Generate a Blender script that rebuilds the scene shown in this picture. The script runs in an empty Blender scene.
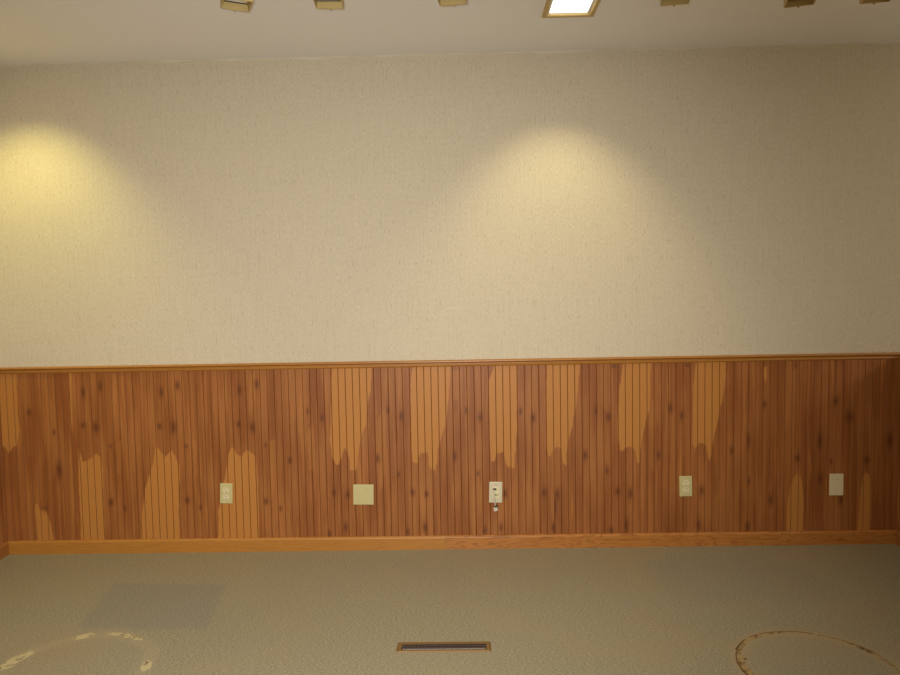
import bpy, bmesh, math
import numpy as np
from mathutils import Matrix, Vector

S = bpy.context.scene
C = S.collection

# ------------------------------------------------------------------ camera
cam = bpy.data.cameras.new('camera')
cam.sensor_width = 36.0
cam.lens = 720.0 / 900.0 * 36.0
cam.clip_start = 0.02
cam_o = bpy.data.objects.new('camera', cam)
CM = [[0.999676, 0.017517, 0.018474], [0.017367, 0.061373, -0.997964], [-0.018615, 0.997961, 0.061049]]
CAM_Y, CAM_Z = -4.0016, 1.4404
mw = Matrix.Identity(4)
for i in range(3):
    for j in range(3):
        mw[i][j] = CM[i][j]
mw.translation = (0.0, CAM_Y, CAM_Z)
cam_o.matrix_world = mw
C.objects.link(cam_o)
S.camera = cam_o

# ------------------------------------------------------------------ world, lights, exposure
S.view_settings.view_transform = 'Standard'
S.view_settings.look = 'None'
S.view_settings.gamma = 1.0
S.view_settings.use_curve_mapping = False
S.view_settings.exposure = -0.2
w = bpy.data.worlds.new('world')
S.world = w
w.use_nodes = True
w.node_tree.nodes['Background'].inputs[0].default_value = (1.0, 0.85, 0.65, 1)
w.node_tree.nodes['Background'].inputs[1].default_value = 0.02

def lamp(name, kind, loc, energy, color, aim=None, **kw):
    l = bpy.data.lights.new(name, kind)
    l.energy = energy
    l.color = color
    for k, v in kw.items():
        setattr(l, k, v)
    o = bpy.data.objects.new(name, l)
    o.location = loc
    if aim is not None:
        o.rotation_euler = (Vector(aim) - Vector(loc)).to_track_quat('-Z', 'Y').to_euler()
    C.objects.link(o)
    return o

# the camera's own flash, the room's other ceiling lights further back, added side light
lamp('camera_flash', 'SPOT', (-0.06, CAM_Y + 0.02, CAM_Z + 0.05), 405.0, (0.99, 0.99, 0.96),
     aim=(-0.78, 0.0, 0.97), spot_size=math.radians(92), spot_blend=1.0, shadow_soft_size=0.02)
lamp('ceiling_lamp', 'AREA', (-0.7, -3.4, 2.70), 90.0, (1.0, 0.94, 0.82), aim=(-0.7, -3.4, 0.0), size=1.2)
lamp('added_side_light', 'POINT', (3.9, -2.0, 2.02), 45.0, (1.0, 0.92, 0.78), shadow_soft_size=0.15)  # unseen light, added to lift the upper right wall and ceiling

# ------------------------------------------------------------------ node helpers
class NT:
    def __init__(self, name):
        self.m = bpy.data.materials.new(name)
        self.m.use_nodes = True
        self.t = self.m.node_tree
        self.b = self.t.nodes['Principled BSDF']
    def n(self, typ, **kw):
        nd = self.t.nodes.new(typ)
        for k, v in kw.items():
            setattr(nd, k, v)
        return nd
    def l(self, a, b):
        self.t.links.new(a, b)
    def put(self, sock, v):
        if hasattr(v, 'is_output'):
            self.l(v, sock)
        else:
            sock.default_value = v
    def math(self, op, a, b=0.0, c=0.0, clamp=False):
        nd = self.n('ShaderNodeMath', operation=op, use_clamp=clamp)
        self.put(nd.inputs[0], a)
        self.put(nd.inputs[1], b)
        self.put(nd.inputs[2], c)
        return nd.outputs[0]
    def smooth(self, v, lo, hi, a=0.0, b=1.0):
        nd = self.n('ShaderNodeMapRange', interpolation_type='SMOOTHSTEP')
        self.put(nd.inputs['Value'], v)
        self.put(nd.inputs['From Min'], lo)
        self.put(nd.inputs['From Max'], hi)
        self.put(nd.inputs['To Min'], a)
        self.put(nd.inputs['To Max'], b)
        return nd.outputs['Result']
    def mix(self, f, a, b, mode='MIX'):
        nd = self.n('ShaderNodeMix', data_type='RGBA', blend_type=mode)
        self.put(nd.inputs[0], f)
        for s, v in ((nd.inputs[6], a), (nd.inputs[7], b)):
            if isinstance(v, tuple) and len(v) == 3:
                v = (*v, 1.0)
            self.put(s, v)
        return nd.outputs[2]
    def pos(self):
        return self.n('ShaderNodeTexCoord').outputs['Object']
    def scaled(self, v, sx, sy, sz):
        nd = self.n('ShaderNodeVectorMath', operation='MULTIPLY')
        self.l(v, nd.inputs[0])
        nd.inputs[1].default_value = (sx, sy, sz)
        return nd.outputs[0]
    def noise(self, v, s=(1, 1, 1), detail=3.0, rough=0.55, dist=0.0):
        nd = self.n('ShaderNodeTexNoise')
        nd.inputs['Scale'].default_value = 1.0
        nd.inputs['Detail'].default_value = detail
        nd.inputs['Roughness'].default_value = rough
        nd.inputs['Distortion'].default_value = dist
        self.l(self.scaled(v, *s), nd.inputs['Vector'])
        return nd.outputs['Fac']
    def attr(self, name):
        return self.n('ShaderNodeAttribute', attribute_name=name).outputs['Fac']
    def xyz(self, v):
        nd = self.n('ShaderNodeSeparateXYZ')
        self.l(v, nd.inputs[0])
        return nd.outputs
    def bump(self, h, strength, dist=0.001):
        nd = self.n('ShaderNodeBump')
        nd.inputs['Strength'].default_value = strength
        nd.inputs['Distance'].default_value = dist
        self.l(h, nd.inputs['Height'])
        self.l(nd.outputs[0], self.b.inputs['Normal'])
    def out(self, col, rough=0.5, spec=0.5, metal=0.0):
        if isinstance(col, tuple) and len(col) == 3:
            col = (*col, 1.0)
        self.put(self.b.inputs['Base Color'], col)
        self.put(self.b.inputs['Roughness'], rough)
        self.b.inputs['Specular IOR Level'].default_value = spec
        self.b.inputs['Metallic'].default_value = metal
        return self.m

def plain(name, col, rough=0.5, spec=0.5, metal=0.0, var=0.06, scale=60.0):
    t = NT(name)
    f = t.noise(t.pos(), (scale, scale, scale))
    c = t.mix(f, tuple(x * (1 - var) for x in col), tuple(min(1, x * (1 + var)) for x in col))
    return t.out(c, rough, spec, metal)

# ------------------------------------------------------------------ materials
def mat_wallpaper(name, u):          # u: index of the horizontal axis along the wall
    t = NT(name)
    p = t.pos()
    a = lambda h, z: (h, 1.0, z) if u == 0 else (1.0, h, z)
    x = t.xyz(p)[u]
    z = t.xyz(p)[2]
    fine = t.noise(p, a(420, 60), 2.0)
    thread = t.noise(p, a(130, 4), 2.0)
    broad = t.noise(p, a(7, 2), 3.0)
    fl = t.noise(p, a(190, 22), 2.0, 0.5)
    flecks = t.smooth(fl, 0.62, 0.70)
    long = t.noise(p, a(240, 12), 1.0, 0.5)
    longs = t.smooth(long, 0.64, 0.74)
    c = t.mix(t.smooth(fine, 0.25, 0.75), (0.465, 0.405, 0.294), (0.640, 0.562, 0.426))
    c = t.mix(t.math('MULTIPLY', t.smooth(thread, 0.38, 0.62), 0.34), c, (0.485, 0.415, 0.296))
    c = t.mix(t.math('MULTIPLY', broad, 0.20), c, (0.56, 0.47, 0.335))
    c = t.mix(t.math('MULTIPLY', flecks, 0.42), c, (0.25, 0.185, 0.105))
    c = t.mix(t.math('MULTIPLY', longs, 0.42), c, (0.32, 0.25, 0.15))
    # strip joints every 52 cm
    fr = t.math('FRACT', t.math('DIVIDE', t.math('ADD', x, 10.7406), 0.520))
    d = t.math('ABSOLUTE', t.math('SUBTRACT', fr, 0.5))
    seam = t.math('MULTIPLY', t.math('SUBTRACT', 1.0, t.smooth(d, 0.001, 0.005)), 0.12)
    c = t.mix(seam, c, (0.33, 0.26, 0.16))
    # ceiling paint lapped unevenly over the paper's top edge
    e = t.noise(p, a(3.0, 0.0), 2.0)
    e2 = t.noise(p, a(26.0, 0.0), 2.0)
    lap = t.math('ADD', t.math('MULTIPLY', t.math('SUBTRACT', e, 0.52), 0.07), t.math('MULTIPLY', e2, 0.014))
    paint = t.smooth(t.math('SUBTRACT', z, t.math('SUBTRACT', 2.743, lap)), -0.002, 0.002)
    c = t.mix(t.math('MULTIPLY', paint, 0.25), c, (0.74, 0.68, 0.60))
    t.bump(t.math('ADD', fine, thread), 0.25, 0.0006)
    return t.out(c, 0.85, 0.2)

def mat_bead(name, u, x0):
    t = NT(name)
    p = t.pos()
    a = lambda h, z: (h, 1.0, z) if u == 0 else (1.0, h, z)
    x = t.xyz(p)[u]
    bid = t.math('FLOOR', t.math('DIVIDE', t.math('SUBTRACT', x, x0), 0.040))
    wn = t.n('ShaderNodeTexWhiteNoise', noise_dimensions='1D')
    t.l(bid, wn.inputs['W'])
    rnd = wn.outputs['Value']
    grain = t.noise(p, a(330, 9), 3.0, 0.6)
    streak = t.noise(p, a(46, 1.6), 3.0, 0.5, 0.3)
    broad = t.noise(p, a(9, 2.2), 3.0, 0.5)
    k = t.math('ADD', t.math('MULTIPLY', streak, 0.85), t.math('MULTIPLY', t.math('SUBTRACT', rnd, 0.5), 0.08))
    k = t.math('ADD', k, t.math('MULTIPLY', t.math('SUBTRACT', broad, 0.5), 0.75))
    k = t.math('ADD', k, t.math('MULTIPLY', t.math('SUBTRACT', grain, 0.5), 0.28))
    h = t.mix(t.smooth(k, 0.20, 0.68), HEART_D, HEART_L)
    lights = t.smooth(t.noise(p, a(38, 1.7), 2.0, 0.5, 0.4), 0.60, 0.74)
    h = t.mix(t.math('MULTIPLY', lights, 0.50), h, SAP)
    sapn = t.noise(p, a(60, 12), 3.0)
    s0 = t.mix(grain, tuple(v * 0.86 for v in SAP), tuple(v * 1.10 for v in SAP))
    sf = t.math('ADD', t.attr('sap'), t.math('MULTIPLY', t.math('SUBTRACT', sapn, 0.5), 0.022))
    c = t.mix(t.smooth(sf, -0.003, 0.004), h, s0)
    c = t.mix(t.math('MULTIPLY', t.smooth(t.math('ADD', t.attr('weak'), t.math('MULTIPLY', t.math('SUBTRACT', sapn, 0.5), 0.03)), -0.008, 0.008), 0.30), c, SAP)
    kn = t.math('MULTIPLY', t.attr('knot'), t.math('ADD', 0.55, t.math('MULTIPLY', grain, 0.7)), clamp=True)
    c = t.mix(kn, c, (0.095, 0.024, 0.007))
    gmask = t.math('MULTIPLY', t.attr('groove'), t.smooth(sf, -0.003, 0.004, 0.40, 0.72))
    c = t.mix(gmask, c, (0.120, 0.040, 0.011))
    t.bump(grain, 0.12, 0.0005)
    return t.out(c, 0.48, 0.32)

SAP = (0.430, 0.176, 0.038)
HEART_L = (0.335, 0.124, 0.032)
HEART_D = (0.226, 0.070, 0.015)

def mat_oak(name, along, lo, hi, dark, cath=0.5):
    t = NT(name)
    p = t.pos()
    sc = lambda l, c: (l, c, c) if along == 0 else (c, l, c)
    big = t.noise(p, sc(3.0, 26), 2.0, 0.5, 0.6)
    rings = t.math('FRACT', t.math('MULTIPLY', big, 9.0))
    rings = t.math('ABSOLUTE', t.math('SUBTRACT', rings, 0.5))
    fine = t.noise(p, sc(9, 420), 3.0, 0.6)
    c = t.mix(t.smooth(fine, 0.2, 0.8), lo, hi)
    c = t.mix(t.math('MULTIPLY', t.math('SUBTRACT', 1.0, t.smooth(rings, 0.0, 0.22)), cath), c, dark)
    t.bump(fine, 0.1, 0.0004)
    return t.out(c, 0.36, 0.45)

def mat_floor():
    t = NT('speckled_vinyl')
    p = t.pos()
    o = t.xyz(p)
    f1 = t.noise(p, (95, 230, 1), 3.0, 0.65)
    f2 = t.noise(p, (300, 520, 1), 2.0, 0.6)
    f3 = t.noise(p, (28, 60, 1), 3.0, 0.6)
    big = t.noise(p, (1.6, 2.2, 1), 3.0, 0.55)
    med = t.noise(p, (6, 9, 1), 4.0, 0.6)
    c = t.mix(t.smooth(f1, 0.30, 0.70), (0.150, 0.126, 0.072), (0.385, 0.350, 0.236))
    c = t.mix(t.math('MULTIPLY', t.smooth(f2, 0.55, 0.75), 0.5), c, (0.50, 0.46, 0.33))
    c = t.mix(t.math('MULTIPLY', t.smooth(f2, 0.45, 0.25), 0.65), c, (0.14, 0.10, 0.058))
    c = t.mix(t.math('MULTIPLY', t.smooth(f3, 0.35, 0.70), 0.30), c, (0.24, 0.215, 0.160))
    c = t.mix(t.math('MULTIPLY', t.smooth(big, 0.45, 0.70), 0.28), c, (0.33, 0.235, 0.115))
    c = t.mix(t.math('MULTIPLY', t.smooth(med, 0.50, 0.72), 0.16), c, (0.30, 0.21, 0.11))
    # a patch where a mat kept the vinyl its first grey colour; slightly crooked to the wall
    def patch(col, x0, x1, y0, y1, skx, sky, amt, edge):
        global_c = t.math('ADD', o[0], t.math('MULTIPLY', o[1], skx))
        yy = t.math('ADD', o[1], t.math('MULTIPLY', o[0], sky))
        jig = t.math('MULTIPLY', t.math('SUBTRACT', t.noise(p, (14, 14, 1), 3.0), 0.5), 0.05)
        gx = t.math('ADD', global_c, jig)
        gy = t.math('ADD', yy, jig)
        m = t.math('MULTIPLY', t.smooth(gx, x0 - edge, x0 + edge), t.smooth(gx, x1 + edge, x1 - edge))
        m = t.math('MULTIPLY', m, t.math('MULTIPLY', t.smooth(gy, y0 - edge, y0 + edge), t.smooth(gy, y1 + edge, y1 - edge)))
        return t.mix(t.math('MULTIPLY', m, amt), col, t.mix(t.smooth(f1, 0.3, 0.7), (0.145, 0.132, 0.100), (0.285, 0.268, 0.218)))
    c = patch(c, -1.863, -1.285, -1.055, -0.57, 0.15, 0.07, 0.62, 0.018)
    c = patch(c, 0.95, 1.75, -0.75, -0.25, 0.0, 0.0, 0.30, 0.10)
    # worn, yellowed discs where round bases stood
    def disc(col, cx, cy, r, amt, tint):
        dx = t.math('SUBTRACT', o[0], cx)
        dy = t.math('SUBTRACT', o[1], cy)
        d = t.math('SQRT', t.math('ADD', t.math('MULTIPLY', dx, dx), t.math('MULTIPLY', dy, dy)))
        d = t.math('ADD', d, t.math('MULTIPLY', t.math('SUBTRACT', med, 0.5), 0.05))
        m = t.math('SUBTRACT', 1.0, t.smooth(t.math('ABSOLUTE', t.math('SUBTRACT', d, r)), 0.01, 0.05))
        return t.mix(t.math('MULTIPLY', m, amt), col, tint)
    c = disc(c, 1.325, -1.335, 0.285, 0.40, (0.36, 0.27, 0.14))
    c = disc(c, -1.555, -1.295, 0.285, 0.22, (0.42, 0.34, 0.19))
    t.bump(f1, 0.04, 0.0005)
    return t.out(c, 0.50, 0.35)

M_CEIL = None
def mat_ceiling():
    t = NT('ceiling_paint')
    p = t.pos()
    f = t.noise(p, (60, 60, 60), 4.0, 0.6)
    b = t.noise(p, (1.5, 1.5, 1.5), 3.0)
    c = t.mix(f, (0.82, 0.795, 0.770), (0.86, 0.835, 0.81))
    c = t.mix(t.math('MULTIPLY', b, 0.12), c, (0.72, 0.66, 0.58))
    t.bump(f, 0.25, 0.0012)
    return t.out(c, 0.9, 0.2)

def mat_residue(name, lo, hi, thr):
    t = NT(name)
    p = t.pos()
    f = t.noise(p, (70, 70, 70), 4.0, 0.65)
    g = t.noise(p, (22, 22, 22), 3.0, 0.6)
    m = t.out(t.mix(f, lo, hi), 0.7, 0.25)
    t.l(t.smooth(g, thr - 0.06, thr + 0.10), t.b.inputs['Alpha'])
    return m

WALLPAPER = mat_wallpaper('linen_wallpaper', 0)
WALLPAPER_SIDE = mat_wallpaper('linen_wallpaper_side', 1)
GROOVE_X = 0.0552
BEAD = mat_bead('cedar_beadboard', 0, GROOVE_X)
BEAD_SIDE = mat_bead('cedar_beadboard_side', 1, GROOVE_X)
OAK_PLAIN = mat_oak('oak_trim', 0, (0.35, 0.140, 0.022), (0.43, 0.190, 0.036), (0.27, 0.098, 0.015), 0.25)
OAK_FIGURED = mat_oak('oak_trim_figured', 0, (0.34, 0.122, 0.022), (0.46, 0.190, 0.042), (0.19, 0.056, 0.010), 0.60)
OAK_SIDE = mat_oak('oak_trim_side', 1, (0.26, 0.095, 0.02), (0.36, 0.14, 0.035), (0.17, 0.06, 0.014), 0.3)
FLOOR = mat_floor()
CEILING = mat_ceiling()
IVORY = plain('ivory_plastic', (0.50, 0.43, 0.205), 0.35, 0.5, var=0.03)
CREAM = plain('cream_plastic', (0.56, 0.49, 0.34), 0.35, 0.5, var=0.03)
ALMOND = plain('almond_plastic', (0.66, 0.57, 0.35), 0.35, 0.5, var=0.03)
WHITE_PLASTIC = plain('white_plastic', (0.52, 0.46, 0.35), 0.4, 0.5, var=0.03)
DARK = plain('dark_slot', (0.015, 0.012, 0.009), 0.7, 0.2)
SLOT = plain('brown_slot', (0.10, 0.075, 0.035), 0.7, 0.2)
BRASS = plain('brass_enamel', (0.50, 0.365, 0.145), 0.55, 0.4, var=0.05)
STEEL = plain('galvanised_steel', (0.28, 0.28, 0.28), 0.5, 0.5, metal=0.9)
SCREW = plain('painted_screw', (0.52, 0.43, 0.25), 0.4, 0.5)
REG_FRAME = plain('bronze_frame', (0.185, 0.105, 0.032), 0.45, 0.4, var=0.15, scale=90)
REG_FIN = plain('dark_bronze_fin', (0.075, 0.050, 0.042), 0.45, 0.4)
GREY_WALL = plain('grey_baffle', (0.30, 0.27, 0.22), 0.7, 0.2)
BLACK_PAINT = plain('black_paint', (0.012, 0.011, 0.010), 0.5, 0.4)
CHROME = plain('bright_reflector', (0.85, 0.84, 0.80), 0.3, 0.6)
RES_OCHRE = mat_residue('ochre_adhesive', (0.26, 0.170, 0.068), (0.40, 0.295, 0.140), 0.43)
RES_PALE = mat_residue('pale_adhesive', (0.38, 0.31, 0.165), (0.52, 0.44, 0.25), 0.41)
RES_FAINT = mat_residue('faint_adhesive', (0.36, 0.29, 0.155), (0.48, 0.40, 0.23), 0.74)
RES_DARK = mat_residue('brown_grime', (0.11, 0.05, 0.014), (0.20, 0.10, 0.03), 0.36)

def mat_lens():
    t = NT('lit_lens')
    t.b.inputs['Emission Color'].default_value = (1.0, 0.93, 0.80, 1)
    t.b.inputs['Emission Strength'].default_value = 3.0
    return t.out((0.9, 0.88, 0.82), 0.4)
LENS = mat_lens()

# ------------------------------------------------------------------ mesh helpers
def mesh_obj(name, bm, mat, parent=None, smooth=False, bevel=0.0, seg=2):
    me = bpy.data.meshes.new(name)
    bmesh.ops.recalc_face_normals(bm, faces=bm.faces[:])
    bm.to_mesh(me)
    bm.free()
    me.materials.append(mat)
    if smooth:
        for f in me.polygons:
            f.use_smooth = True
    o = bpy.data.objects.new(name, me)
    C.objects.link(o)
    if parent is not None:
        o.parent = parent
    if bevel > 0:
        b = o.modifiers.new('bevel', 'BEVEL')
        b.width = bevel
        b.segments = seg
        b.limit_method = 'ANGLE'
    return o

def box(bm, x0, x1, y0, y1, z0, z1):
    v = [bm.verts.new((x, y, z)) for z in (z0, z1) for y in (y0, y1) for x in (x0, x1)]
    for q in ((0, 2, 3, 1), (4, 5, 7, 6), (0, 1, 5, 4), (2, 6, 7, 3), (0, 4, 6, 2), (1, 3, 7, 5)):
        bm.faces.new([v[i] for i in q])

def box_obj(name, dims, mat, parent=None, bevel=0.0, seg=2):
    bm = bmesh.new()
    box(bm, *dims)
    return mesh_obj(name, bm, mat, parent, bevel=bevel, seg=seg)

def cyl(bm, c, r, d, axis='Z', n=24, r2=None):
    m = Matrix.Translation(c)
    if axis == 'Y':
        m = m @ Matrix.Rotation(math.pi / 2, 4, 'X')
    elif axis == 'X':
        m = m @ Matrix.Rotation(math.pi / 2, 4, 'Y')
    bmesh.ops.create_cone(bm, cap_ends=True, segments=n, radius1=r, radius2=r if r2 is None else r2, depth=d, matrix=m)

def tube(bm, pts, r, n=10):
    rings = []
    for i, p in enumerate(pts):
        p = Vector(p)
        a = Vector(pts[max(0, i - 1)])
        b = Vector(pts[min(len(pts) - 1, i + 1)])
        q = (b - a).to_track_quat('Z', 'Y')
        rings.append([bm.verts.new(p + q @ Vector((r * math.cos(2 * math.pi * k / n), r * math.sin(2 * math.pi * k / n), 0))) for k in range(n)])
    for a, b in zip(rings, rings[1:]):
        for k in range(n):
            bm.faces.new((a[k], a[(k + 1) % n], b[(k + 1) % n], b[k]))
    bm.faces.new(rings[0][::-1])
    bm.faces.new(rings[-1])

def extrude_profile(bm, prof, a, b, axis):      # prof: (out from the wall, z); axis 0 along X on the back wall
    def P(o, z, s):
        return axis(o, z, s)
    A = [bm.verts.new(P(o, z, a)) for o, z in prof]
    B = [bm.verts.new(P(o, z, b)) for o, z in prof]
    n = len(prof)
    for i in range(n):
        j = (i + 1) % n
        bm.faces.new((A[i], A[j], B[j], B[i]))
    bm.faces.new(A[::-1])
    bm.faces.new(B)

def thing(name, label, cat, loc, group=None):
    o = bpy.data.objects.new(name, None)
    o.empty_display_size = 0.05
    o.location = loc
    C.objects.link(o)
    o['label'] = label
    o['category'] = cat
    if group:
        o['group'] = group
    return o

def structure(o, label, cat):
    o['kind'] = 'structure'
    o['label'] = label
    o['category'] = cat
    return o

def copy_tree(o, parent=None):
    c = o.copy()
    C.objects.link(c)
    if parent is not None:
        c.parent = parent
    for ch in list(o.children):
        copy_tree(ch, c)
    return c

# ------------------------------------------------------------------ room shell
XL, XR, YF, H = -2.633, 2.412, -6.2, 2.743
XE = 4.80                                       # far side of the added unseen space beyond the lowered right-hand wall
DOWN = [(0.522, -0.612), (-2.352, -0.573)]      # square recessed lights
HOLE = 0.1005                                    # half opening in the ceiling

structure(box_obj('floor', (XL - 0.1, XE + 0.1, YF - 0.1, 0.1, -0.1, 0.0), FLOOR),
          'worn speckled beige vinyl floor with stains and rings of old adhesive', 'floor')

def ceiling():
    xs = sorted({XL - 0.1, XE + 0.1, *[v for x, y in DOWN for v in (x - HOLE, x + HOLE)]})
    ys = sorted({YF - 0.1, 0.1, *[v for x, y in DOWN for v in (y - HOLE, y + HOLE)]})
    bm = bmesh.new()
    for xa, xb in zip(xs, xs[1:]):
        for ya, yb in zip(ys, ys[1:]):
            cx, cy = (xa + xb) / 2, (ya + yb) / 2
            if any(abs(cx - x) < HOLE and abs(cy - y) < HOLE for x, y in DOWN):
                continue
            v = [bm.verts.new((x, y, H)) for x, y in ((xa, ya), (xb, ya), (xb, yb), (xa, yb))]
            bm.faces.new(v)
    bmesh.ops.remove_doubles(bm, verts=bm.verts[:], dist=1e-5)
    r = bmesh.ops.extrude_face_region(bm, geom=bm.faces[:])
    bmesh.ops.translate(bm, vec=(0, 0, 0.14), verts=[g for g in r['geom'] if isinstance(g, bmesh.types.BMVert)])
    return mesh_obj('ceiling', bm, CEILING)
structure(ceiling(), 'off-white painted ceiling with square openings for recessed lights', 'ceiling')

wall_back = structure(box_obj('wall_back', (XL - 0.1, XE + 0.1, 0.0, 0.1, 0.0, H), WALLPAPER),
                      'long wall with beige linen wallpaper above cedar beadboard', 'wall')
wall_left = structure(box_obj('wall_left', (XL - 0.1, XL, YF, 0.0, 0.0, H), WALLPAPER_SIDE),
                      'left side wall with beige wallpaper above beadboard', 'wall')
wall_right = structure(box_obj('wall_right', (XR, XR + 0.1, YF, 0.0, 0.0, 1.045), WALLPAPER_SIDE),  # height lowered so the added side light leaves the lower corner dark
                       'right beadboard wall, built low so added side light passes over it', 'wall')
structure(box_obj('wall_side', (XE, XE + 0.1, YF, 0.0, 0.0, H), WALLPAPER_SIDE),  # encloses an unseen space added to hold the side light
          'papered wall of the added unseen space beyond the lowered right-hand wall', 'wall')
structure(box_obj('trim_3', (XR - 0.008, XR + 0.115, YF + 0.001, -0.001, 1.045, 1.071), OAK_SIDE, bevel=0.004),
          'oak cap along the top of the lowered right-hand wall', 'wall cap')
structure(box_obj('wall_front', (XL - 0.1, XE + 0.1, YF - 0.1, YF, 0.0, H), WALLPAPER),
          'papered wall behind the camera', 'wall')

# ------------------------------------------------------------------ beadboard wainscot
SAP_SHAPES = [[(-2.7904,1.0479),(-2.5197,1.032),(-2.5194,0.8842),(-2.5232,0.7128),(-2.5366,0.6269),(-2.5631,0.6158),(-2.588,0.5817),(-2.6145,0.6223),(-2.6537,0.6402),(-2.8137,0.6598)],[(-2.2228,1.0384),(-2.2057,1.0381),(-2.2133,0.8906),(-2.214,0.708),(-2.2232,0.6967),(-2.2267,0.851)],[(-2.455,0.2794),(-2.4425,0.2966),(-2.4329,0.2617),(-2.4165,0.244),(-2.3967,0.2902),(-2.3886,0.2262),(-2.3686,0.1678),(-2.3568,0.0628),(-2.4493,0.0639)],[(-2.1907,0.6045),(-2.1758,0.5584),(-2.1661,0.5237),(-2.1483,0.535),(-2.1191,0.5461),(-2.0891,0.5743),(-2.0673,0.551),(-2.0537,0.4761),(-2.0593,0.3608),(-2.0624,0.0591),(-2.2008,0.0608),(-2.1971,0.3627)],[(-1.7501,0.6095),(-1.7281,0.5919),(-1.7015,0.5457),(-1.6718,0.5739),(-1.6542,0.5851),(-1.6333,0.539),(-1.6184,0.4871),(-1.6186,0.4123),(-1.632,0.2972),(-1.6336,0.0537),(-1.8521,0.0564),(-1.8414,0.2306),(-1.8177,0.3748),(-1.7757,0.4836)],[(-1.3232,0.6031),(-1.3011,0.5856),(-1.2798,0.5452),(-1.2569,0.5506),(-1.233,0.5817),(-1.2051,0.567),(-1.1836,0.5324),(-1.1743,0.475),(-1.1779,0.291),(-1.1778,0.048),(-1.4184,0.051),(-1.406,0.2248),(-1.3868,0.3515),(-1.3581,0.4317),(-1.3437,0.5118)],[(-0.7343,1.0698),(-0.7508,0.7878),(-0.7615,0.6118),(-0.7523,0.5375),(-0.731,0.4915),(-0.7112,0.4912),(-0.6958,0.5367),(-0.6774,0.5878),(-0.6614,0.5533),(-0.647,0.456),(-0.6187,0.4556),(-0.6059,0.5125),(-0.5988,0.5695),(-0.5793,0.666),(-0.5557,0.7054),(-0.5414,0.8242),(-0.5224,0.9086),(-0.51,1.066)],[(-0.2805,1.0621),(-0.2984,0.9613),(-0.3009,0.8486),(-0.3025,0.5708),(-0.2984,0.4966),(-0.2676,0.4905),(-0.2551,0.5473),(-0.2099,0.5524),(-0.2005,0.461),(-0.1669,0.4491),(-0.1534,0.5629),(-0.1292,0.6478),(-0.1056,0.7098),(-0.089,0.8452),(-0.0683,1.0585)],[(0.1742,1.0544),(0.1393,0.954),(0.1348,0.8416),(0.1389,0.5643),(0.1435,0.4959),(0.1632,0.4956),(0.1779,0.5409),(0.2116,0.5461),(0.2302,0.4662),(0.2721,0.4542),(0.2819,0.5565),(0.2915,0.6471),(0.2995,1.0523)],[(0.4608,1.0607),(0.4529,0.571),(0.4636,0.5197),(0.4804,0.5251),(0.4976,0.5646),(0.5145,0.5729),(0.5367,0.564),(0.5444,0.4787),(0.5639,0.4671),(0.5733,0.5918),(0.5992,0.682),(0.6283,0.8337),(0.6467,1.0575)],[(0.8876,1.0534),(0.8621,0.9029),(0.8532,0.7626),(0.8525,0.6216),(0.8661,0.5421),(0.8829,0.5476),(0.8941,0.5644),(0.9276,0.5696),(0.9498,0.5522),(0.958,0.4784),(0.9719,0.4725),(0.9749,0.5462),(0.9867,0.597),(1.0058,0.7095),(1.031,0.7879),(1.0369,1.0509)],[(1.2881,1.0578),(1.2691,0.8962),(1.2669,0.5814),(1.2781,0.5474),(1.3003,0.5781),(1.3225,0.5834),(1.3447,0.569),(1.3561,0.4896),(1.37,0.4894),(1.3757,0.5798),(1.3932,0.6472),(1.4145,0.7369),(1.4377,0.8599),(1.4534,1.0549)],[(1.7907,0.051),(1.7938,0.2536),(1.8123,0.3414),(1.8394,0.4034),(1.856,0.4032),(1.8731,0.3576),(1.8837,0.2524),(1.8793,0.0498)],[(2.1852,0.046),(2.1947,0.251),(2.2101,0.3925),(2.2265,0.4035),(2.2478,0.3863),(2.2594,0.2842),(2.2585,0.045)],[(1.6572,1.007),(1.671,1.0067),(1.6743,0.9398),(1.6663,0.9065),(1.6577,0.9513)]]
WEAK_SHAPES = [[(-0.9224,1.073),(-0.8831,1.0723),(-0.8911,0.6309),(-0.9134,0.4598),(-0.9307,0.6315)],[(-0.4985,0.7385),(-0.4521,0.7945),(-0.4491,0.4531),(-0.4858,0.3391)],[(0.0071,1.0572),(0.0349,1.0567),(0.0246,0.4463),(-0.0009,0.2751)],[(0.3579,1.0513),(0.3912,1.0507),(0.3825,0.7813),(0.3609,0.838)],[(0.7575,1.0445),(0.7963,1.0438),(0.7893,0.7749),(0.7616,0.8034)],[(-2.3408,0.9098),(-2.3251,0.881),(-2.3233,0.4799),(-2.3494,0.4226),(-2.3514,0.7101)],[(-2.5048,1.0431),(-2.482,1.0428),(-2.5092,0.6552),(-2.5239,0.598)],[(-1.9654,0.647),(-1.9369,0.6466),(-1.9506,0.4746),(-1.9749,0.4462)],[(-1.5379,0.6406),(-1.5151,0.6403),(-1.5175,0.4397),(-1.5415,0.4113)],[(-0.0663,1.0136),(-0.016,1.0128),(-0.0302,0.8442),(-0.0638,0.8448)],[(-1.9681,0.5898),(-1.9453,0.5894),(-1.9587,0.3016)],[(-1.1006,0.634),(-1.0666,0.6335),(-1.0819,0.3473),(-1.1066,0.2901)],[(-0.8837,0.6877),(-0.8546,0.7157),(-0.8567,0.459),(-0.885,0.4594)],[(1.0338,0.8272),(1.056,0.8268),(1.0499,0.4317),(1.0332,0.4319)],[(1.5619,0.4244),(1.5786,0.4241),(1.5804,0.1395),(1.5638,0.1283)]]
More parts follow.
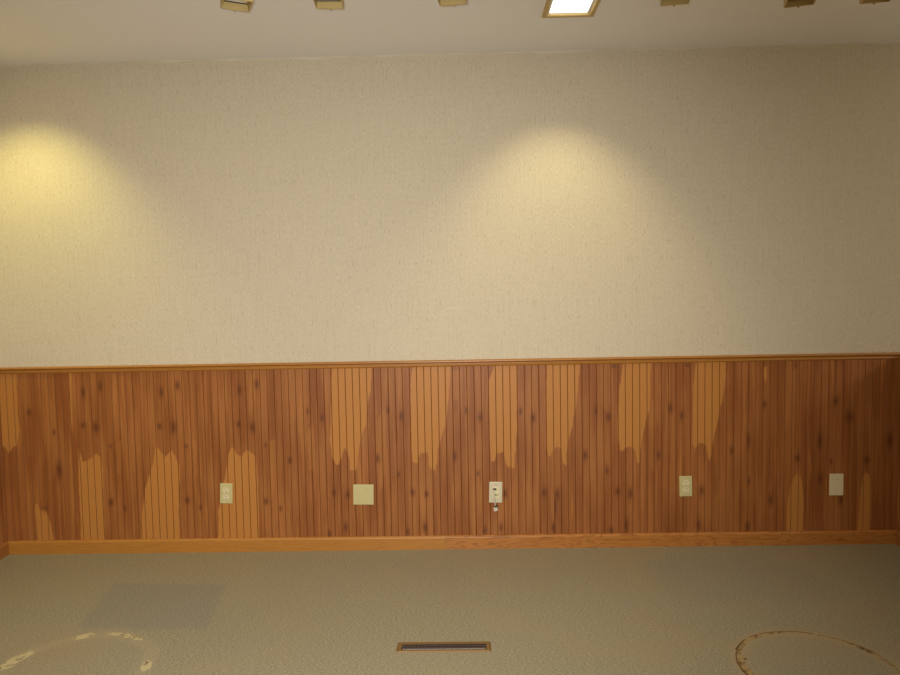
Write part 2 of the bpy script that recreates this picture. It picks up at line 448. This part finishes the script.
KNOTS = [(-2.4603,0.8148,0.014,0.0224),(-2.0476,0.9561,0.014,0.0336),(-2.146,0.9237,0.0112,0.0336),(-2.1554,0.7357,0.014,0.0168),(-2.0818,0.7232,0.0157,0.0336),(-2.3061,0.4797,0.0196,0.056),(-2.3983,0.2612,0.014,0.0196),(-2.007,0.6133,0.0084,0.0112),(-2.3233,0.6983,0.0084,0.0168),(-1.6101,0.9546,0.014,0.028),(-1.7026,0.9165,0.0129,0.028),(-1.7223,0.7234,0.0129,0.0196),(-1.6429,0.7164,0.0157,0.0392),(-1.5735,0.6068,0.0084,0.0112),(-1.5805,0.2965,0.014,0.0196),(-1.5078,0.2551,0.0084,0.0168),(-2.0167,0.2908,0.014,0.0224),(-1.9379,0.255,0.0084,0.0168),(-1.1632,0.953,0.0129,0.028),(-1.2604,0.9206,0.0129,0.028),(-1.2731,0.7278,0.0129,0.0196),(-1.1944,0.7095,0.0157,0.0336),(-1.1243,0.6058,0.0084,0.014),(-0.991,0.5181,0.0129,0.0196),(-1.1325,0.2847,0.0129,0.0196),(-1.0512,0.2432,0.0084,0.0168),(-0.8804,0.7956,0.0084,0.0168),(-0.7997,0.7546,0.0112,0.0252),(-0.7469,0.3312,0.0123,0.0224),(-0.6678,0.3186,0.0112,0.0224),(-0.6844,0.1286,0.014,0.028),(-0.7766,0.0893,0.0112,0.0224),(-0.4296,0.7941,0.0084,0.0224),(-0.3545,0.759,0.0123,0.028),(-0.3762,0.4292,0.0101,0.014),(-0.4926,0.5223,0.0112,0.028),(-0.3022,0.3251,0.014,0.0224),(-0.2232,0.3154,0.0129,0.0196),(-0.2357,0.1229,0.014,0.0336),(-0.3327,0.0952,0.0112,0.028),(0.008,0.7872,0.0073,0.0224),(0.0857,0.7464,0.0123,0.0252),(-0.0584,0.5273,0.0112,0.028),(0.0693,0.4286,0.0084,0.014),(0.2196,0.3122,0.0123,0.0252),(0.1036,0.1012,0.0112,0.0224),(0.1943,0.1173,0.0112,0.028),(0.3127,0.7768,0.0101,0.0224),(0.382,0.7362,0.0129,0.0252),(0.439,0.3149,0.014,0.0252),(0.5119,0.3024,0.0123,0.0336),(0.5028,0.2339,0.0067,0.0672),(0.4876,0.1135,0.0112,0.0336),(0.6706,0.5223,0.014,0.028),(0.7309,0.7758,0.0084,0.0224),(0.8002,0.7353,0.0123,0.0252),(0.8512,0.3149,0.014,0.0224),(0.9211,0.3025,0.0129,0.0336),(0.898,0.1197,0.0112,0.0392),(0.793,0.4354,0.0101,0.0224),(0.8349,1.0208,0.0112,0.0084),(0.8137,0.0921,0.014,0.0224),(1.1447,0.7805,0.0112,0.028),(1.2057,0.7402,0.0101,0.0224),(1.0779,0.5164,0.0112,0.028),(1.2385,1.0196,0.0112,0.0084),(1.6644,0.7947,0.0112,0.0224),(1.5774,0.5937,0.0112,0.0448),(1.4836,0.5387,0.0112,0.0224),(1.579,0.3617,0.0084,0.0224),(1.3176,0.3142,0.0129,0.028),(1.7021,0.252,0.0129,0.028),(1.5751,0.1052,0.0101,0.0224),(1.3014,0.1145,0.0112,0.0336),(2.0552,0.8052,0.0112,0.0252),(2.1335,0.7145,0.0224,0.0336),(1.97,0.5822,0.014,0.0504),(2.3556,0.582,0.0157,0.0504),(2.2309,0.4712,0.0168,0.0224),(1.9754,0.3731,0.0112,0.028),(2.0906,0.2524,0.014,0.0336),(1.833,1.0096,0.0084,0.0168),(2.0322,0.4685,0.0084,0.014),(1.8496,0.4881,0.014,0.0224)]

def signed(polys, X, Z, lim=0.05):
    best = np.full(X.shape, -lim)
    for poly in polys:
        P = np.array(poly)
        Q = np.roll(P, -1, 0)
        d2 = np.full(X.shape, 1e9)
        ins = np.zeros(X.shape, bool)
        for (ax, az), (bx, bz) in zip(P, Q):
            ex, ez = bx - ax, bz - az
            tt = np.clip(((X - ax) * ex + (Z - az) * ez) / (ex * ex + ez * ez + 1e-12), 0, 1)
            d2 = np.minimum(d2, (X - ax - tt * ex) ** 2 + (Z - az - tt * ez) ** 2)
            cond = (az > Z) != (bz > Z)
            if abs(bz - az) > 1e-9:
                ins ^= cond & (X < (bx - ax) * (Z - az) / (bz - az) + ax)
        s = np.sqrt(d2) * np.where(ins, 1, -1)
        best = np.maximum(best, np.clip(s, -lim, lim))
    return best

def beadboard(name, a, b, place, mat, parent, marks, z0=0.03, z1=1.045, thick=0.009, pitch=0.040, depth=0.0035, rows=112):
    offs = (0.0, 0.0011, 0.0026, 0.008, 0.014, 0.020, 0.026, 0.032, 0.0374, 0.0389)
    cols, deep, gr = [], [], []
    k = math.floor((a - GROOVE_X) / pitch)
    while GROOVE_X + k * pitch < b:
        for o in offs:
            x = GROOVE_X + k * pitch + o
            if a + 1e-4 < x < b - 1e-4:
                cols.append(x)
                e = min(o, pitch - o)
                g = max(0.0, 1 - e / 0.0026)
                deep.append(depth * g)
                gr.append(1.0 if e < 0.0020 else 0.0)
        k += 1
    cols = [a] + cols + [b]
    deep = [0.0] + deep + [0.0]
    gr = [0.0] + gr + [0.0]
    zs = np.linspace(z0, z1, rows)
    nc = len(cols)
    co, faces = [], []
    for z in zs:
        for x, d in zip(cols, deep):
            co.append(place(thick - d, z, x))
    for i in range(rows - 1):
        for j in range(nc - 1):
            q = i * nc + j
            faces.append((q, q + 1, q + nc + 1, q + nc))
    n0 = len(co)
    back = [place(0.0, z, x) for z in (z0, z1) for x in (a, b)]
    co += back
    top = [(rows - 1) * nc + j for j in range(nc)]
    bot = list(range(nc))
    lef = [i * nc for i in range(rows)]
    rig = [i * nc + nc - 1 for i in range(rows)]
    faces += [tuple(bot[::-1] + [n0, n0 + 1]), tuple(top + [n0 + 3, n0 + 2]),
              tuple(lef + [n0 + 2, n0]), tuple(rig[::-1] + [n0 + 1, n0 + 3]), (n0, n0 + 2, n0 + 3, n0 + 1)]
    me = bpy.data.meshes.new(name)
    me.from_pydata(co, [], faces)
    X, Z = np.meshgrid(np.array(cols), zs)
    pad = lambda A: np.concatenate([A.ravel(), np.zeros(4)]).astype(np.float32)
    if marks:
        sap = signed(SAP_SHAPES, X, Z)
        weak = signed(WEAK_SHAPES, X, Z)
        kn = np.zeros_like(X)
        for kx, kz, ra, rb in KNOTS:
            q = ((X - kx) / (ra * 1.05)) ** 2 + ((Z - kz) / (rb * 1.05)) ** 2
            kn = np.maximum(kn, 0.95 * np.exp(-1.1 * q))
    else:
        sap = np.full_like(X, -0.05)
        weak = np.full_like(X, -0.05)
        kn = np.zeros_like(X)
        rs = np.random.RandomState(4)
        for _ in range(int((b - a) * 16)):
            kx, kz, r = rs.uniform(a, b), rs.uniform(0.1, 1.0), rs.uniform(0.01, 0.02)
            kn = np.maximum(kn, 0.7 * np.exp(-(((X - kx) / r) ** 2 + ((Z - kz) / (2 * r)) ** 2)))
    for nm, A in (('sap', sap), ('weak', weak), ('knot', kn), ('groove', np.tile(np.array(gr), (rows, 1)))):
        at = me.attributes.new(nm, 'FLOAT', 'POINT')
        at.data.foreach_set('value', pad(A))
    me.materials.append(mat)
    me.update()
    o = bpy.data.objects.new(name, me)
    C.objects.link(o)
    o.parent = parent
    bm = bmesh.new()
    bm.from_mesh(me)
    bmesh.ops.recalc_face_normals(bm, faces=bm.faces[:])
    bm.to_mesh(me)
    bm.free()
    return o

on_back = lambda o, z, s: (s, -o, z)
on_left = lambda o, z, s: (XL + o, s, z)
on_right = lambda o, z, s: (XR - o, s, z)
wb = beadboard('wainscot_panel', XL + 0.0005, XR - 0.0005, on_back, BEAD, wall_back, True)
wb['label'] = 'knotty red-brown cedar beadboard with pale sapwood patches'
beadboard('wainscot_panel', YF + 0.001, -0.0095, on_left, BEAD_SIDE, wall_left, False, rows=40)
beadboard('wainscot_panel', YF + 0.001, -0.0095, on_right, BEAD_SIDE, wall_right, False, rows=40)

RAIL_P = [(0.0, 1.071), (0.012, 1.071), (0.0215, 1.069), (0.0262, 1.0655), (0.0268, 1.0615), (0.0105, 1.0525), (0.0105, 1.0490),
          (0.0155, 1.0468), (0.0172, 1.0428), (0.0158, 1.0392), (0.0115, 1.0355), (0.0095, 1.0340), (0.0095, 1.0452), (0.0, 1.0452)]
BASE = [(0.0, 0.0), (0.014, 0.0), (0.014, 0.0655), (0.0125, 0.0685), (0.0065, 0.0755), (0.0, 0.0765)]
def trim(name, prof, a, b, axis, mat, label, cat):
    bm = bmesh.new()
    extrude_profile(bm, prof, a, b, axis)
    return structure(mesh_obj(name, bm, mat), label, cat)
# rails and baseboards sit on the face of the beadboard
off = lambda prof, d: [(o + d if o > 0 else 0.009, z) for o, z in prof]
BASE_P = off(BASE, 0.009)
trim('trim_1', RAIL_P, XL + 0.001, XR - 0.001, on_back, OAK_PLAIN, 'narrow oak chair rail along the top of the long beadboard wall', 'chair rail')
trim('trim_2', RAIL_P, YF + 0.001, -0.026, on_left, OAK_SIDE, 'oak chair rail on the left side wall', 'chair rail')
SEAM = -0.118
trim('baseboard_back', BASE_P, XL + 0.010, SEAM - 0.0006, on_back, OAK_PLAIN, 'plain grained oak baseboard, the piece left of the joint', 'baseboard')
trim('baseboard_back', BASE_P, SEAM + 0.0006, XR - 0.010, on_back, OAK_FIGURED, 'oak baseboard with strong figured grain, the piece right of the joint', 'baseboard')
trim('baseboard_left', BASE_P, YF + 0.001, -0.0235, on_left, OAK_SIDE, 'short visible end of oak baseboard on the left side wall', 'baseboard')
trim('baseboard_right', BASE_P, YF + 0.001, -0.0235, on_right, OAK_SIDE, 'oak baseboard on the right side wall', 'baseboard')

# ------------------------------------------------------------------ old adhesive rings on the floor
floor_o = bpy.data.objects['floor']
def ring_part(name, cx, cy, r_of, w_of, a0, a1, mat, z, parent, n=None):
    n = n or max(6, int(abs(a1 - a0) / 2))
    bm = bmesh.new()
    prev = None
    for i in range(n + 1):
        a = a0 + (a1 - a0) * i / n
        r, wd = r_of(a), w_of(a)
        wd = wd * min(1.0, (i + 0.15) / 2.0, (n - i + 0.15) / 2.0) if abs(a1 - a0) < 359 else wd
        ca, sa = math.cos(math.radians(a)), math.sin(math.radians(a))
        row = [bm.verts.new((cx + rr * ca, cy + rr * sa, zz)) for rr, zz in ((r - wd / 2, 0.0001), (r - wd / 4, z), (r + wd / 4, z), (r + wd / 2, 0.0001))]
        if prev:
            for k in range(3):
                bm.faces.new((prev[k], prev[k + 1], row[k + 1], row[k]))
            bm.faces.new((prev[3], prev[0], row[0], row[3]))
        else:
            bm.faces.new(row)
        prev = row
    bm.faces.new(prev[::-1])
    o = mesh_obj(name, bm, mat, parent)
    return o
def wob(a, s, k):
    return s * (math.sin(math.radians(a * 3 + 40 * k)) + 0.6 * math.sin(math.radians(a * 7 + 90 * k)) + 0.4 * math.sin(math.radians(a * 17 + 30 * k)))
RX, RY, RR = 1.322, -1.330, 0.287
def w_right(a):
    left = math.exp(-((a - 180) / 45.0) ** 2)
    right = math.exp(-((a - 22) / 26.0) ** 2)
    return 0.008 + 0.024 * left + 0.016 * right + 0.010 * math.exp(-((a - 112) / 22.0) ** 2)
ring = ring_part('adhesive_ring', RX, RY, lambda a: RR - w_right(a % 360) * 0.35 + wob(a, 0.002, 1), lambda a: w_right(a % 360) + wob(a, 0.002, 2), 0, 360, RES_OCHRE, 0.0005, floor_o, 180)
ring['label'] = 'ring of dried ochre adhesive on the vinyl at right'
for a0, a1, wd in ((128, 196, 0.008), (62, 126, 0.005), (44, 61, 0.003), (14, 43, 0.007)):
    ring_part('grime_line', RX, RY, lambda a: RR + 0.003 + wob(a, 0.0012, 3), lambda a, wd=wd: wd * (0.7 + 3 * abs(wob(a, 0.1, 1))), a0, a1, RES_DARK, 0.0012, ring)
for a, dr, s in ((101, -0.004, 0.012), (94, -0.004, 0.010), (165, -0.030, 0.014), (172, -0.006, 0.016), (38, -0.004, 0.012), (30, -0.008, 0.018), (25, -0.006, 0.020), (150, -0.010, 0.010), (118, -0.004, 0.012)):
    ring_part('grime_spot', RX, RY, lambda q, dr=dr: RR + dr, lambda q, s=s: s, a - s * 110, a + s * 110, RES_DARK, 0.0015, ring, 8)
LX, LY, LR = -1.555, -1.295, 0.287
lring = ring_part('adhesive_ring', LX, LY, lambda a: LR + wob(a, 0.003, 2), lambda a: 0.020 + wob(a, 0.006, 4), 0, 360, RES_FAINT, 0.0003, floor_o, 180)
lring['label'] = 'broken ring of pale dried adhesive on the vinyl at left'
for a0, a1, wd, dr in ((101, 119, 0.048, 0.002), (53, 92, 0.030, 0.003), (148, 180, 0.055, -0.006), (-4, 14, 0.040, 0.0)):
    ring_part('adhesive_smear', LX, LY, lambda a, dr=dr: LR + dr + wob(a, 0.003, 5), lambda a, wd=wd: wd * (0.8 + 2 * abs(wob(a, 0.1, 2))), a0, a1, RES_PALE, 0.0004, lring)
for a, dr, s in ((9, -0.006, 0.011), (178, 0.006, 0.014)):
    ring_part('grime_spot', LX, LY, lambda q, dr=dr: LR + dr, lambda q, s=s: s, a - s * 110, a + s * 110, RES_DARK, 0.0015, lring, 8)

# ------------------------------------------------------------------ wall plates
FACE = -0.009
def plate_bm(w_, h_, holes=()):
    bm = bmesh.new()
    box(bm, -w_ / 2, w_ / 2, -0.0055, 0.0, -h_ / 2, h_ / 2)
    return bm
def screws(t, pts, mat):
    for x, z in pts:
        bm = bmesh.new()
        cyl(bm, (x, -0.0062, z), 0.0032, 0.0016, 'Y', 16)
        o = mesh_obj('screw', bm, mat, t)
        bm = bmesh.new()
        box(bm, x - 0.0026, x + 0.0026, -0.0073, -0.0069, z - 0.0004, z + 0.0004)
        mesh_obj('screw_slot', bm, SLOT, o)

def duplex(name, label, x, z, tilt, group=None):
    t = thing(name, label, 'outlet', (x, FACE, z), group)
    t.rotation_euler = (0, tilt, 0)
    mesh_obj('cover_plate', plate_bm(0.071, 0.116), IVORY, t, bevel=0.0028, seg=3)
    for dz in (0.0195, -0.0195):
        bm = bmesh.new()
        cyl(bm, (0, -0.0060, dz), 0.0172, 0.0030, 'Y', 40)
        bmesh.ops.bisect_plane(bm, geom=bm.verts[:] + bm.edges[:] + bm.faces[:], plane_co=(0, 0, dz + 0.0140), plane_no=(0, 0, 1), clear_outer=True)
        bmesh.ops.bisect_plane(bm, geom=bm.verts[:] + bm.edges[:] + bm.faces[:], plane_co=(0, 0, dz - 0.0140), plane_no=(0, 0, -1), clear_outer=True)
        bmesh.ops.holes_fill(bm, edges=[e for e in bm.edges if e.is_boundary])
        r = mesh_obj('receptacle', bm, ALMOND, t)
        for sx, hh in ((-0.0065, 0.0085), (0.0065, 0.0070)):
            box_obj('slot', (sx - 0.0014, sx + 0.0014, -0.0078, -0.0070, dz + 0.003 - hh / 2 + 0.002, dz + 0.003 + hh / 2 + 0.002), SLOT, r)
        bm = bmesh.new()
        cyl(bm, (0, -0.0074, dz - 0.0075), 0.0029, 0.0010, 'Y', 16)
        mesh_obj('ground_hole', bm, SLOT, r)
    screws(t, [(0, 0)], SCREW)
    return t
duplex('electrical_outlet', 'ivory duplex outlet beside a pale sapwood patch, left of the square blank plate', -1.356, 0.3352, math.radians(2.0), 'duplex outlets on the beadboard')
duplex('electrical_outlet', 'ivory duplex outlet on dark beadboard between the jack plate and the right-hand blank plate', 1.229, 0.3405, math.radians(-1.0), 'duplex outlets on the beadboard')

t = thing('blank_wall_plate', 'square double-width ivory blank wall plate on the beadboard', 'wall plate', (-0.5785, FACE, 0.3175), 'blank wall plates')
t.rotation_euler = (0, math.radians(1.0), 0)
mesh_obj('cover_plate', plate_bm(0.116, 0.116), IVORY, t, bevel=0.0028, seg=3)
screws(t, [(-0.023, 0.030), (-0.023, -0.030), (0.023, 0.030), (0.023, -0.030)], SCREW)
t = thing('blank_wall_plate', 'narrow upright cream blank wall plate at the right end of the beadboard', 'wall plate', (2.0635, FACE, 0.3380), 'blank wall plates')
mesh_obj('cover_plate', plate_bm(0.077, 0.123), ALMOND, t, bevel=0.0028, seg=3)
screws(t, [(0, 0.030), (0, -0.030)], SCREW)

t = thing('jack_plate', 'cream jack plate with a dark hole and a short cable end, middle of the beadboard', 'wall plate', (0.1665, FACE, 0.3205))
t.rotation_euler = (0, math.radians(1.5), 0)
mesh_obj('cover_plate', plate_bm(0.074, 0.119), CREAM, t, bevel=0.0028, seg=3)
bm = bmesh.new()
box(bm, -0.017, 0.021, -0.0072, -0.0052, -0.033, 0.033)
ins = mesh_obj('insert', bm, ALMOND, t, bevel=0.0012)
box_obj('cable_hole', (-0.016, 0.004, -0.0079, -0.0070, 0.0125, 0.0235), DARK, ins, bevel=0.0003)
box_obj('jack_socket', (-0.003, 0.005, -0.0079, -0.0070, -0.0175, -0.0105), DARK, ins)
box_obj('jack_socket', (0.0085, 0.0165, -0.0079, -0.0070, -0.0165, -0.0115), SLOT, ins)
screws(t, [(0, 0.045), (0, -0.045)], SCREW)
t = thing('telephone_cord', 'short white telephone cord hanging from the jack plate, its plug below', 'cord', (0.1665, FACE, 0.3205))
bm = bmesh.new()
tube(bm, [(-0.008, -0.0075, 0.016), (-0.0085, -0.013, 0.012), (-0.0095, -0.0155, 0.0), (-0.0085, -0.016, -0.025), (-0.006, -0.0160, -0.050), (-0.003, -0.0155, -0.068), (-0.003, -0.0145, -0.084)], 0.0036)
mesh_obj('wire', bm, WHITE_PLASTIC, t, smooth=True)
bm = bmesh.new()
v0 = [(-0.010, -0.007), (0.005, -0.007)]
box(bm, -0.015, 0.009, -0.0200, -0.0085, -0.104, -0.083)
bmesh.ops.rotate(bm, cent=(-0.003, -0.014, -0.09), matrix=Matrix.Rotation(math.radians(-18), 3, 'Y'), verts=bm.verts[:])
pl = mesh_obj('plug', bm, WHITE_PLASTIC, t, bevel=0.0018)
bm = bmesh.new()
box(bm, -0.006, 0.010, -0.0190, -0.0095, -0.083, -0.072)
mesh_obj('plug_shadow', bm, BLACK_PAINT, pl, bevel=0.001)  # black block standing in for the shadow gap above the plug

# ------------------------------------------------------------------ floor register
t = thing('floor_register', 'long narrow bronze floor register with dark louvers, front middle of the floor', 'floor vent', (-0.1010, -1.1500, 0.0))
fw, fd, ow, od = 0.192, 0.043, 0.173, 0.0255
bm = bmesh.new()
outer_b = [(-fw, -fd, 0.0), (fw, -fd, 0.0), (fw, fd, 0.0), (-fw, fd, 0.0)]
outer_t = [(-fw + .006, -fd + .006, 0.006), (fw - .006, -fd + .006, 0.006), (fw - .006, fd - .006, 0.006), (-fw + .006, fd - .006, 0.006)]
inner_t = [(-ow, -od, 0.006), (ow, -od, 0.006), (ow, od, 0.006), (-ow, od, 0.006)]
inner_b = [(-ow, -od, 0.0), (ow, -od, 0.0), (ow, od, 0.0), (-ow, od, 0.0)]
L = [[bm.verts.new(p) for p in q] for q in (outer_b, outer_t, inner_t, inner_b)]
for a_, b_ in zip(L, L[1:] + L[:1]):
    for k in range(4):
        bm.faces.new((a_[k], a_[(k + 1) % 4], b_[(k + 1) % 4], b_[k]))
mesh_obj('frame', bm, REG_FRAME, t)
box_obj('duct_pan', (-ow, ow, -od, od, 0.0002, 0.0010), DARK, t)
bm = bmesh.new()
for k in range(-17, 18):
    x = k * 0.0098
    box(bm, x - 0.0013, x + 0.0013, -od, od, 0.0012, 0.0052)
for y in (-0.008, 0.008):
    box(bm, -ow, ow, y - 0.001, y + 0.001, 0.0020, 0.0056)
mesh_obj('louvers', bm, REG_FIN, t)
bm = bmesh.new()
box(bm, -ow + 0.004, ow - 0.004, -0.0205, -0.0155, 0.0011, 0.0050)
d = mesh_obj('damper_blade', bm, STEEL, t, bevel=0.001)
d['label'] = 'bright steel damper blade'
box_obj('damper_lever', (-0.170, -0.163, -0.004, 0.010, 0.0054, 0.0090), REG_FIN, t, bevel=0.001)

# ------------------------------------------------------------------ square recessed lights
def downlight(x, y, label, energy, color, size, blend):
    t = thing('recessed_light', label, 'ceiling light', (x, y, H), 'square recessed ceiling lights')
    o_, i_ = 0.124, 0.100
    bm = bmesh.new()
    quad = lambda r, z: [bm.verts.new((sx * r, sy * r, z)) for sx, sy in ((-1, -1), (1, -1), (1, 1), (-1, 1))]
    L = [quad(o_, -0.0002), quad(o_ - 0.004, -0.007), quad(i_ + 0.004, -0.007), quad(i_, -0.003), quad(i_, 0.004), quad(i_ + 0.003, -0.0002)]
    for a, b in zip(L, L[1:] + L[:1]):
        for k in range(4):
            bm.faces.new((a[k], a[(k + 1) % 4], b[(k + 1) % 4], b[k]))
    mesh_obj('trim_ring', bm, BRASS, t)
    bm = bmesh.new()
    r, top, th = 0.1000, 0.110, 0.002
    for dims in ((-r, -r + th, -r, r, 0.005, top), (r - th, r, -r, r, 0.005, top), (-r + th, r - th, -r, -r + th, 0.005, top), (-r + th, r - th, r - th, r, 0.005, top), (-r, r, -r, r, top, top + th)):
        box(bm, *dims)
    mesh_obj('housing', bm, GREY_WALL, t)
    box_obj('lens', (-0.0885, 0.0885, -0.0965, 0.0965, 0.006, 0.012), LENS, t, bevel=0.001)
    l = bpy.data.lights.new('bulb', 'SPOT')
    l.energy = energy
    l.color = color
    l.spot_size = math.radians(size)
    l.spot_blend = blend
    l.shadow_soft_size = 0.02
    lo = bpy.data.objects.new('bulb', l)
    lo.location = (0, 0, -0.016)
    lo.rotation_euler = (math.radians(19), 0, 0)      # gimballed towards the wall
    lo.parent = t
    C.objects.link(lo)
    return t
downlight(*DOWN[0], 'lit square recessed ceiling light in brass trim, above the right-hand pool of light', 36.0, (1.0, 0.87, 0.48), 84, 0.8)
downlight(*DOWN[1], 'square recessed ceiling light near the left wall, above the yellow pool of light', 47.0, (1.0, 0.90, 0.32), 92, 0.85)

# ------------------------------------------------------------------ brass track lights
HEADS = [(-0.8862, 2.6116, 26.0), (-0.5175, 2.6094, 3.0), (-0.0243, 2.6112, -8.0), (0.8686, 2.5877, -9.0), (1.3616, 2.5697, -15.0), (1.6706, 2.576, -8.0)]
tr = thing('ceiling_track', 'long white lighting track on the ceiling carrying the brass heads', 'track', (0.0, -1.05, H))
box_obj('track_rail', (-1.55, 2.2, -0.017, 0.017, -0.022, 0.0), WHITE_PLASTIC, tr, bevel=0.002)
for ex in (-1.56, 2.21):
    box_obj('end_cap', (ex - 0.01, ex + 0.01, -0.018, 0.018, -0.023, 0.0), WHITE_PLASTIC, tr, bevel=0.002)

def track_head():
    t = thing('track_light', '', 'track light', (0, 0, 0), 'brass track light heads')
    hw, th, ht = 0.0555, 0.003, 0.092
    bm = bmesh.new()
    for dims in ((-hw, -hw + th, -hw, hw, 0, ht), (hw - th, hw, -hw, hw, 0, ht), (-hw + th, hw - th, -hw, -hw + th, 0, ht), (-hw + th, hw - th, hw - th, hw, 0, ht), (-hw, hw, -hw, hw, ht, ht + th)):
        box(bm, *dims)
    mesh_obj('shade', bm, BRASS, t)
    bm = bmesh.new()
    cyl(bm, (0.0, hw + 0.002, 0.0010), 0.0050, 0.008, 'Y', 16)
    mesh_obj('thumb_screw', bm, BRASS, t)
    bm = bmesh.new()
    cyl(bm, (0, 0, 0.043), 0.050, 0.030, 'Z', 32, 0.020)
    lp = mesh_obj('bulb', bm, CHROME, t, smooth=False)
    box_obj('baffle', (-hw + th, hw - th, 0.040, 0.046, 0.0255, 0.0275), BLACK_PAINT, t)
    bm = bmesh.new()
    cyl(bm, (0, 0, ht + th + 0.02), 0.006, 0.04, 'Z', 16)
    mesh_obj('stem', bm, BRASS, t)
    return t
HLAB = ['brass track light head turned askew, lamp showing, leftmost of the row',
        'square brass track light head facing straight on, second from the left of the row',
        'brass track light head hanging near the middle of the ceiling edge, third from left',
        'brass track light head just right of the lit square recessed light',
        'brass track light head angled away, second from the right end of the row',
        'dim brass track light head at the right end of the row']
proto = track_head()
for i, (x, z, yaw) in enumerate(HEADS):
    o = proto if i == 0 else copy_tree(proto)
    o.location = (x, -1.05, z)
    o.rotation_euler = (0, 0, math.radians(yaw))
    o['label'] = HLAB[i]
    # each stem reaches up to the underside of the track
    for ch in o.children:
        if ch.name.startswith('stem'):
            gap = (H - 0.022) - (z + 0.095)
            ch.scale = (1, 1, gap / 0.04)
            ch.location = (0, 0, 0.095 * (1 - gap / 0.04))
